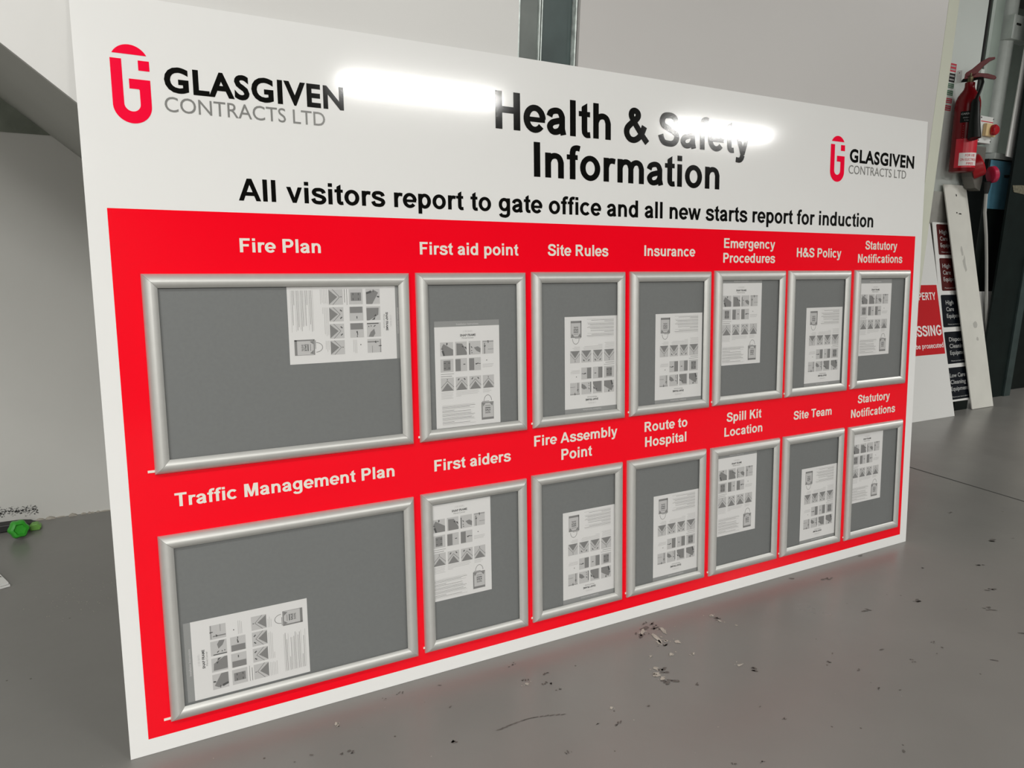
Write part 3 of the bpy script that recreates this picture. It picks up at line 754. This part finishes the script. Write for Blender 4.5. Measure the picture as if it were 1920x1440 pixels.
MB().tube([(.010, 0, .462), (.035, -.004, .466), (.052, -.012, .462), (.056, -.030, .440), (.050, -.050, .405), (.040, -.066, .370), (.032, -.074, .340)], [.008, .0075, .007, .007, .007, .008, .010], 12).build('hose', M['extb'], ex, smooth=True)
MB().tube([(.031, -.078, .352), (.032, -.079, .335), (.036, -.084, .245), (.042, -.090, .160), (.0425, -.0905, .158)], [.012, .020, .025, .031, .026], 24).build('discharge_horn', M['extb'], ex, smooth=True)
mb = MB().box(-.062, -.040, .012, .016, .455, .515); bevel(mb.build('wall_bracket', M['whiteplastic'], ex), .001)
MB().lathe([(.0022, 0), (.0022, .001)], 10, (0, 0, 0)).build('bracket_screw', M['gap'], ex).matrix_local = Matrix.Translation((-.052, .0118, .503)) @ Matrix.Rotation(pi / 2, 4, 'X')
MB().box(-.040, .0, .010, .016, .455, .465).build('bracket_arm', M['steelD'], ex)

# strip of identification labels beside it
for i, (m, z0, z1, nm) in enumerate((('stick_r', 1.752, 1.792, 'top red'), ('stick_k', 1.702, 1.744, 'black'), ('stick_g', 1.672, 1.694, 'upper green'),
                                  ('stick_g', 1.636, 1.660, 'lower green'), ('stick_r', 1.598, 1.622, 'third red from the top'), ('stick_r', 1.560, 1.586, 'lowest red'))):
    e = empty('wall_sticker', nm + ' safety sticker left of the extinguisher', 'sticker', (3.995, 1.2596, z0), group='safety stickers beside the extinguisher')
    if z0 < 1.61: e['label'] = nm + ' safety sticker left of the extinguisher'
    h = z1 - z0
    MB().box(-.022, .044, -.0006, 0, 0, h).build('sticker_sheet', M[m], e)
    mb = MB()
    for r_ in range(2): mb.add([(-.004 , -.0009, h * (.18 + .42 * r_)), (.038, -.0009, h * (.18 + .42 * r_)), (.038, -.0009, h * (.36 + .42 * r_)), (-.004, -.0009, h * (.36 + .42 * r_))], [(0, 1, 2, 3)])
    mb.build('sticker_print', M['dimtxt'], e)

# isolator switch
sw = empty('isolator_switch', 'white electrical isolator box with a red rotary knob, right of the extinguisher', 'switch', (4.196, 1.15, 1.402))
bevel(MB().box(-.060, .058, 0, .100, 0, .135).build('housing', M['whiteplastic'], sw), .004)
MB().box(-.056, .056, -.0008, 0, .106, .110).build('red_stripe', M['extl'], sw)
bevel(MB().box(-.030, .062, -.020, 0, .034, .098).build('yellow_plate', M['yellow'], sw), .004)
kn = MB().lathe([(.024, 0), (.027, .003), (.027, .018), (.022, .024), (.010, .026)], 24, lobes=(3, .07)).build('rotary_knob', M['knobred'], sw, smooth=True)
kn.matrix_local = Matrix.Translation((.026, -.020, .066)) @ Matrix.Rotation(pi / 2, 4, 'X')
for a in (-.055, .055):
    for b in (.012, .125):
        q = MB().lathe([(.0035, 0), (.0035, .0012)], 8).build('screw', M['gap'], sw); q.matrix_local = Matrix.Translation((a, 0, b)) @ Matrix.Rotation(pi / 2, 4, 'X')

# industrial socket and plug under it
so = empty('power_socket', 'grey and red industrial power socket with red plug, below the isolator box', 'socket', (4.20, 1.17, 1.16))
bevel(MB().prism([(-.050, .230), (-.045, .12), (-.030, .07), (.010, .015), (.062, .0), (.070, .05), (.062, .230)], lambda p, k: (p[0], .0 + .060 * k, p[1])).build('housing', M['greypl'], so, fix=True), .004)
a = MB().lathe([(.060, 0), (.062, .004), (.060, .055), (.050, .062)], 28).build('red_collar', M['knobred'], so, smooth=True)
a.matrix_local = Matrix.Translation((-.005, .030, .140)) @ Matrix.Rotation(radians(100), 4, 'Y') @ Matrix.Rotation(0, 4, 'X')
a.matrix_local = Matrix.Translation((-.015, .030, .115)) @ Matrix.Rotation(radians(60), 4, 'X') @ Matrix.Rotation(radians(35), 4, 'Y')
a = MB().lathe([(.040, 0), (.044, .004), (.044, .022), (.038, .028)], 28).build('red_cap', M['pink'], so, smooth=True)
a.matrix_local = Matrix.Translation((.080, -.030, .085)) @ Matrix.Rotation(radians(62), 4, 'Z') @ Matrix.Rotation(radians(78), 4, 'X')
MB().box(.118, .122, -.045, -.020, .066, .098).build('cap_label', M['signwt'], so)
MB().tube([(.078, -.02, .050), (.084, -.02, .02), (.086, -.02, -.012)], [.020, .016, .010], 14).build('cable_gland', M['blackpl'], so, smooth=True)
tag(MB().tube(cab_path := [(4.286, 1.15, 1.148), (4.30, 1.15, 1.05), (4.345, 1.15, .93), (4.384, 1.15, .80), (4.43, 1.15, .63), (4.478, 1.15, .46), (4.520, 1.15, .35), (4.556, 1.15, .26), (4.566, 1.15, .14), (4.56, 1.15, .02)], .0085, 8).build('power_cable', M['cable'], smooth=True),
    'grey cable hanging straight down from the red plug to the floor', 'cable')

# steelwork and cabinet at the far right
MB_ = MB().tube([(4.2545, 1.262, 1.40), (4.2545, 1.262, 3.0)], .010, 8)
o = MB_.build('conduit', M['gap']); tag(o, 'thin dark conduit running up the end of the wall', 'conduit')
for z in (1.78, 2.35): MB().box(4.240, 4.270, 1.245, 1.27, z - .012, z + .012).build('pipe_clip', M['whitepost'], o)
tag(MB().prism([(4.268, 1.27), (4.268, 1.25), (4.288, 1.245), (4.296, 1.262), (4.400, 1.262), (4.400, 1.29), (4.268, 1.29)], lambda p, k: (p[0], p[1], 1.39 + (CEIL - 1.395) * k)).build('channel_rail', M['palegreen'], fix=True),
    'grey-green steel channel between the dark conduit and the white post', 'channel')
wp = empty('white_post', 'round white painted post with a flange above the blue cabinet', 'post', (4.465, 1.275, 1.343))
MB().tube([(0, 0, .035), (0, 0, 1.70)], .045, 24).build('post', M['whitepost'], wp, smooth=True)
bevel(MB().box(-.03, .235, -.06, .06, .0, .034).build('flange', M['whitepost'], wp), .003)
MB().box(-.05, .16, -.062, .0, .62, .74).build('clamp_plate', M['whitepost'], wp)
MB().box(-.02, .02, -.066, -.062, .69, .70).build('clamp_bolt', M['gap'], wp)
MB().box(.07, .11, -.066, -.062, .65, .66).build('clamp_bolt', M['gap'], wp)
cb_ = empty('steel_cabinet', 'dark steel cabinet with a blue upper panel behind the red plug', 'cabinet', (4.375, 1.21, .0005))
bevel(MB().box(0, .80, 0, .60, 0, 1.34).build('body', M['cab'], cb_), .004)
MB().box(.012, .215, -.004, 0, 1.075, 1.334).build('blue_panel', M['blue'], cb_)
MB().tube([(.16, -.006, 1.255), (.20, -.02, 1.258)], .007, 8).build('latch', M['gap'], cb_)
# white strip standing in for a slit of daylight beside the dark post
ws = MB().prism([(4.425, 1.352), (4.500, 1.348), (4.560, 3.0), (4.485, 3.0)], lambda p, k: (p[0], 1.150 + .006 * k, p[1])).build('daylight_strip', M['signw'], fix=True)
tag(ws, 'white strip standing in for a daylight slit above the blue panel, beside the dark post', 'sheet')
dp = empty('dark_post', 'dark green steel post standing in front of the cabinet', 'post', (4.55, 1.12, .0005))
MB().prism([(-.145, 1.62), (-.145, .90), (-.01, .0), (.135, .0), (.135, 1.9), (-.10, 3.04), (-.145, 3.04)], lambda p, k: (p[0], -.02 + .06 * k, p[1]))
MB().box(-.095, .160, 0, .012, 0, 3.04).build('post_web', M['darkpost'], dp)
MB().box(.160, .225, -.01, .03, 0, 3.04).build('post_flange', M['steelD'], dp)
mb = MB().prism([(-.06, 1.165), (.14, 1.150), (.14, 1.195), (.02, 1.205), (-.08, 1.200)], lambda p, k: (p[0], -.003 + .002 * k, p[1]))
mb.build('peeling_tape', M['tape'], dp, fix=True)
dr = empty('cream_panel', 'cream door panel at the far right edge behind the dark post', 'panel', (5.27, 1.36, .0005))
bevel(MB().box(0, .9, 0, .04, .035, 2.2).build('leaf', M['door'], dr), .003)
MB().box(.03, .07, .0, .04, 0, .034).build('foot', M['gap'], dr)
MB().box(.5, .54, .0, .04, 0, .034).build('foot', M['gap'], dr)

# ================================================================ LEFT FOREGROUND
# green adjuster knob on a black strap against the wall
kb = empty('clamp_knob', 'green plastic lobed adjuster knob on a black clamp bar by the wall', 'clamp', (-.211, 1.125, .0005))
a = MB().lathe([(.014, 0), (.022, .003), (.0245, .009), (.0245, .022), (.021, .028), (.0145, .0295), (.012, .025), (.003, .0245)], 48, lobes=(6, .07)).build('knob', M['green'], kb, smooth=True)
a.matrix_local = Matrix.Translation((-.004, .010, .0262)) @ Matrix.Rotation(radians(18), 4, 'Z') @ Matrix.Rotation(radians(78), 4, 'X')
bevel(MB().prism([(-.26, .0), (.03, .0), (.040, .008), (.025, .018), (0, .022), (-.26, .022)], lambda p, k: (p[0], .062 + .035 * k, p[1])).build('clamp_bar', M['blackpl'], kb, fix=True), .003)
MB().tube([(-.002, .01, .026), (.008, .075, .016)], .005, 10).build('screw_rod', M['lip'], kb)
bevel(MB().prism([(.024, .0), (.048, .0), (.053, .010), (.043, .019), (.028, .018), (.020, .010)], lambda p, k: (p[0], .045 + .025 * k, p[1])).build('green_tab', M['green2'], kb, fix=True), .003)
# white panels lying on the floor at the left edge
for i in range(2):
    z = .0008 + i * .0062
    o = MB().prism([(-.214 - .003 * i, .803), (-.26 - .003 * i, .935), (-.95, .70), (-.90, .57)], lambda p, k: (p[0], p[1], z + .005 * k)).build('flat_panel', M['signw'], fix=True)
    tag(o, ('lower' if i == 0 else 'upper') + ' of two thin white panels lying on the floor at the left', 'panel', 'white panels on the floor at the left')
    if i: MB().poly([(-.237, .850), (-.232, .842), (-.262, .845), (-.262, .856)], z + .0054).build('dark_mark', M['scuff'], o)
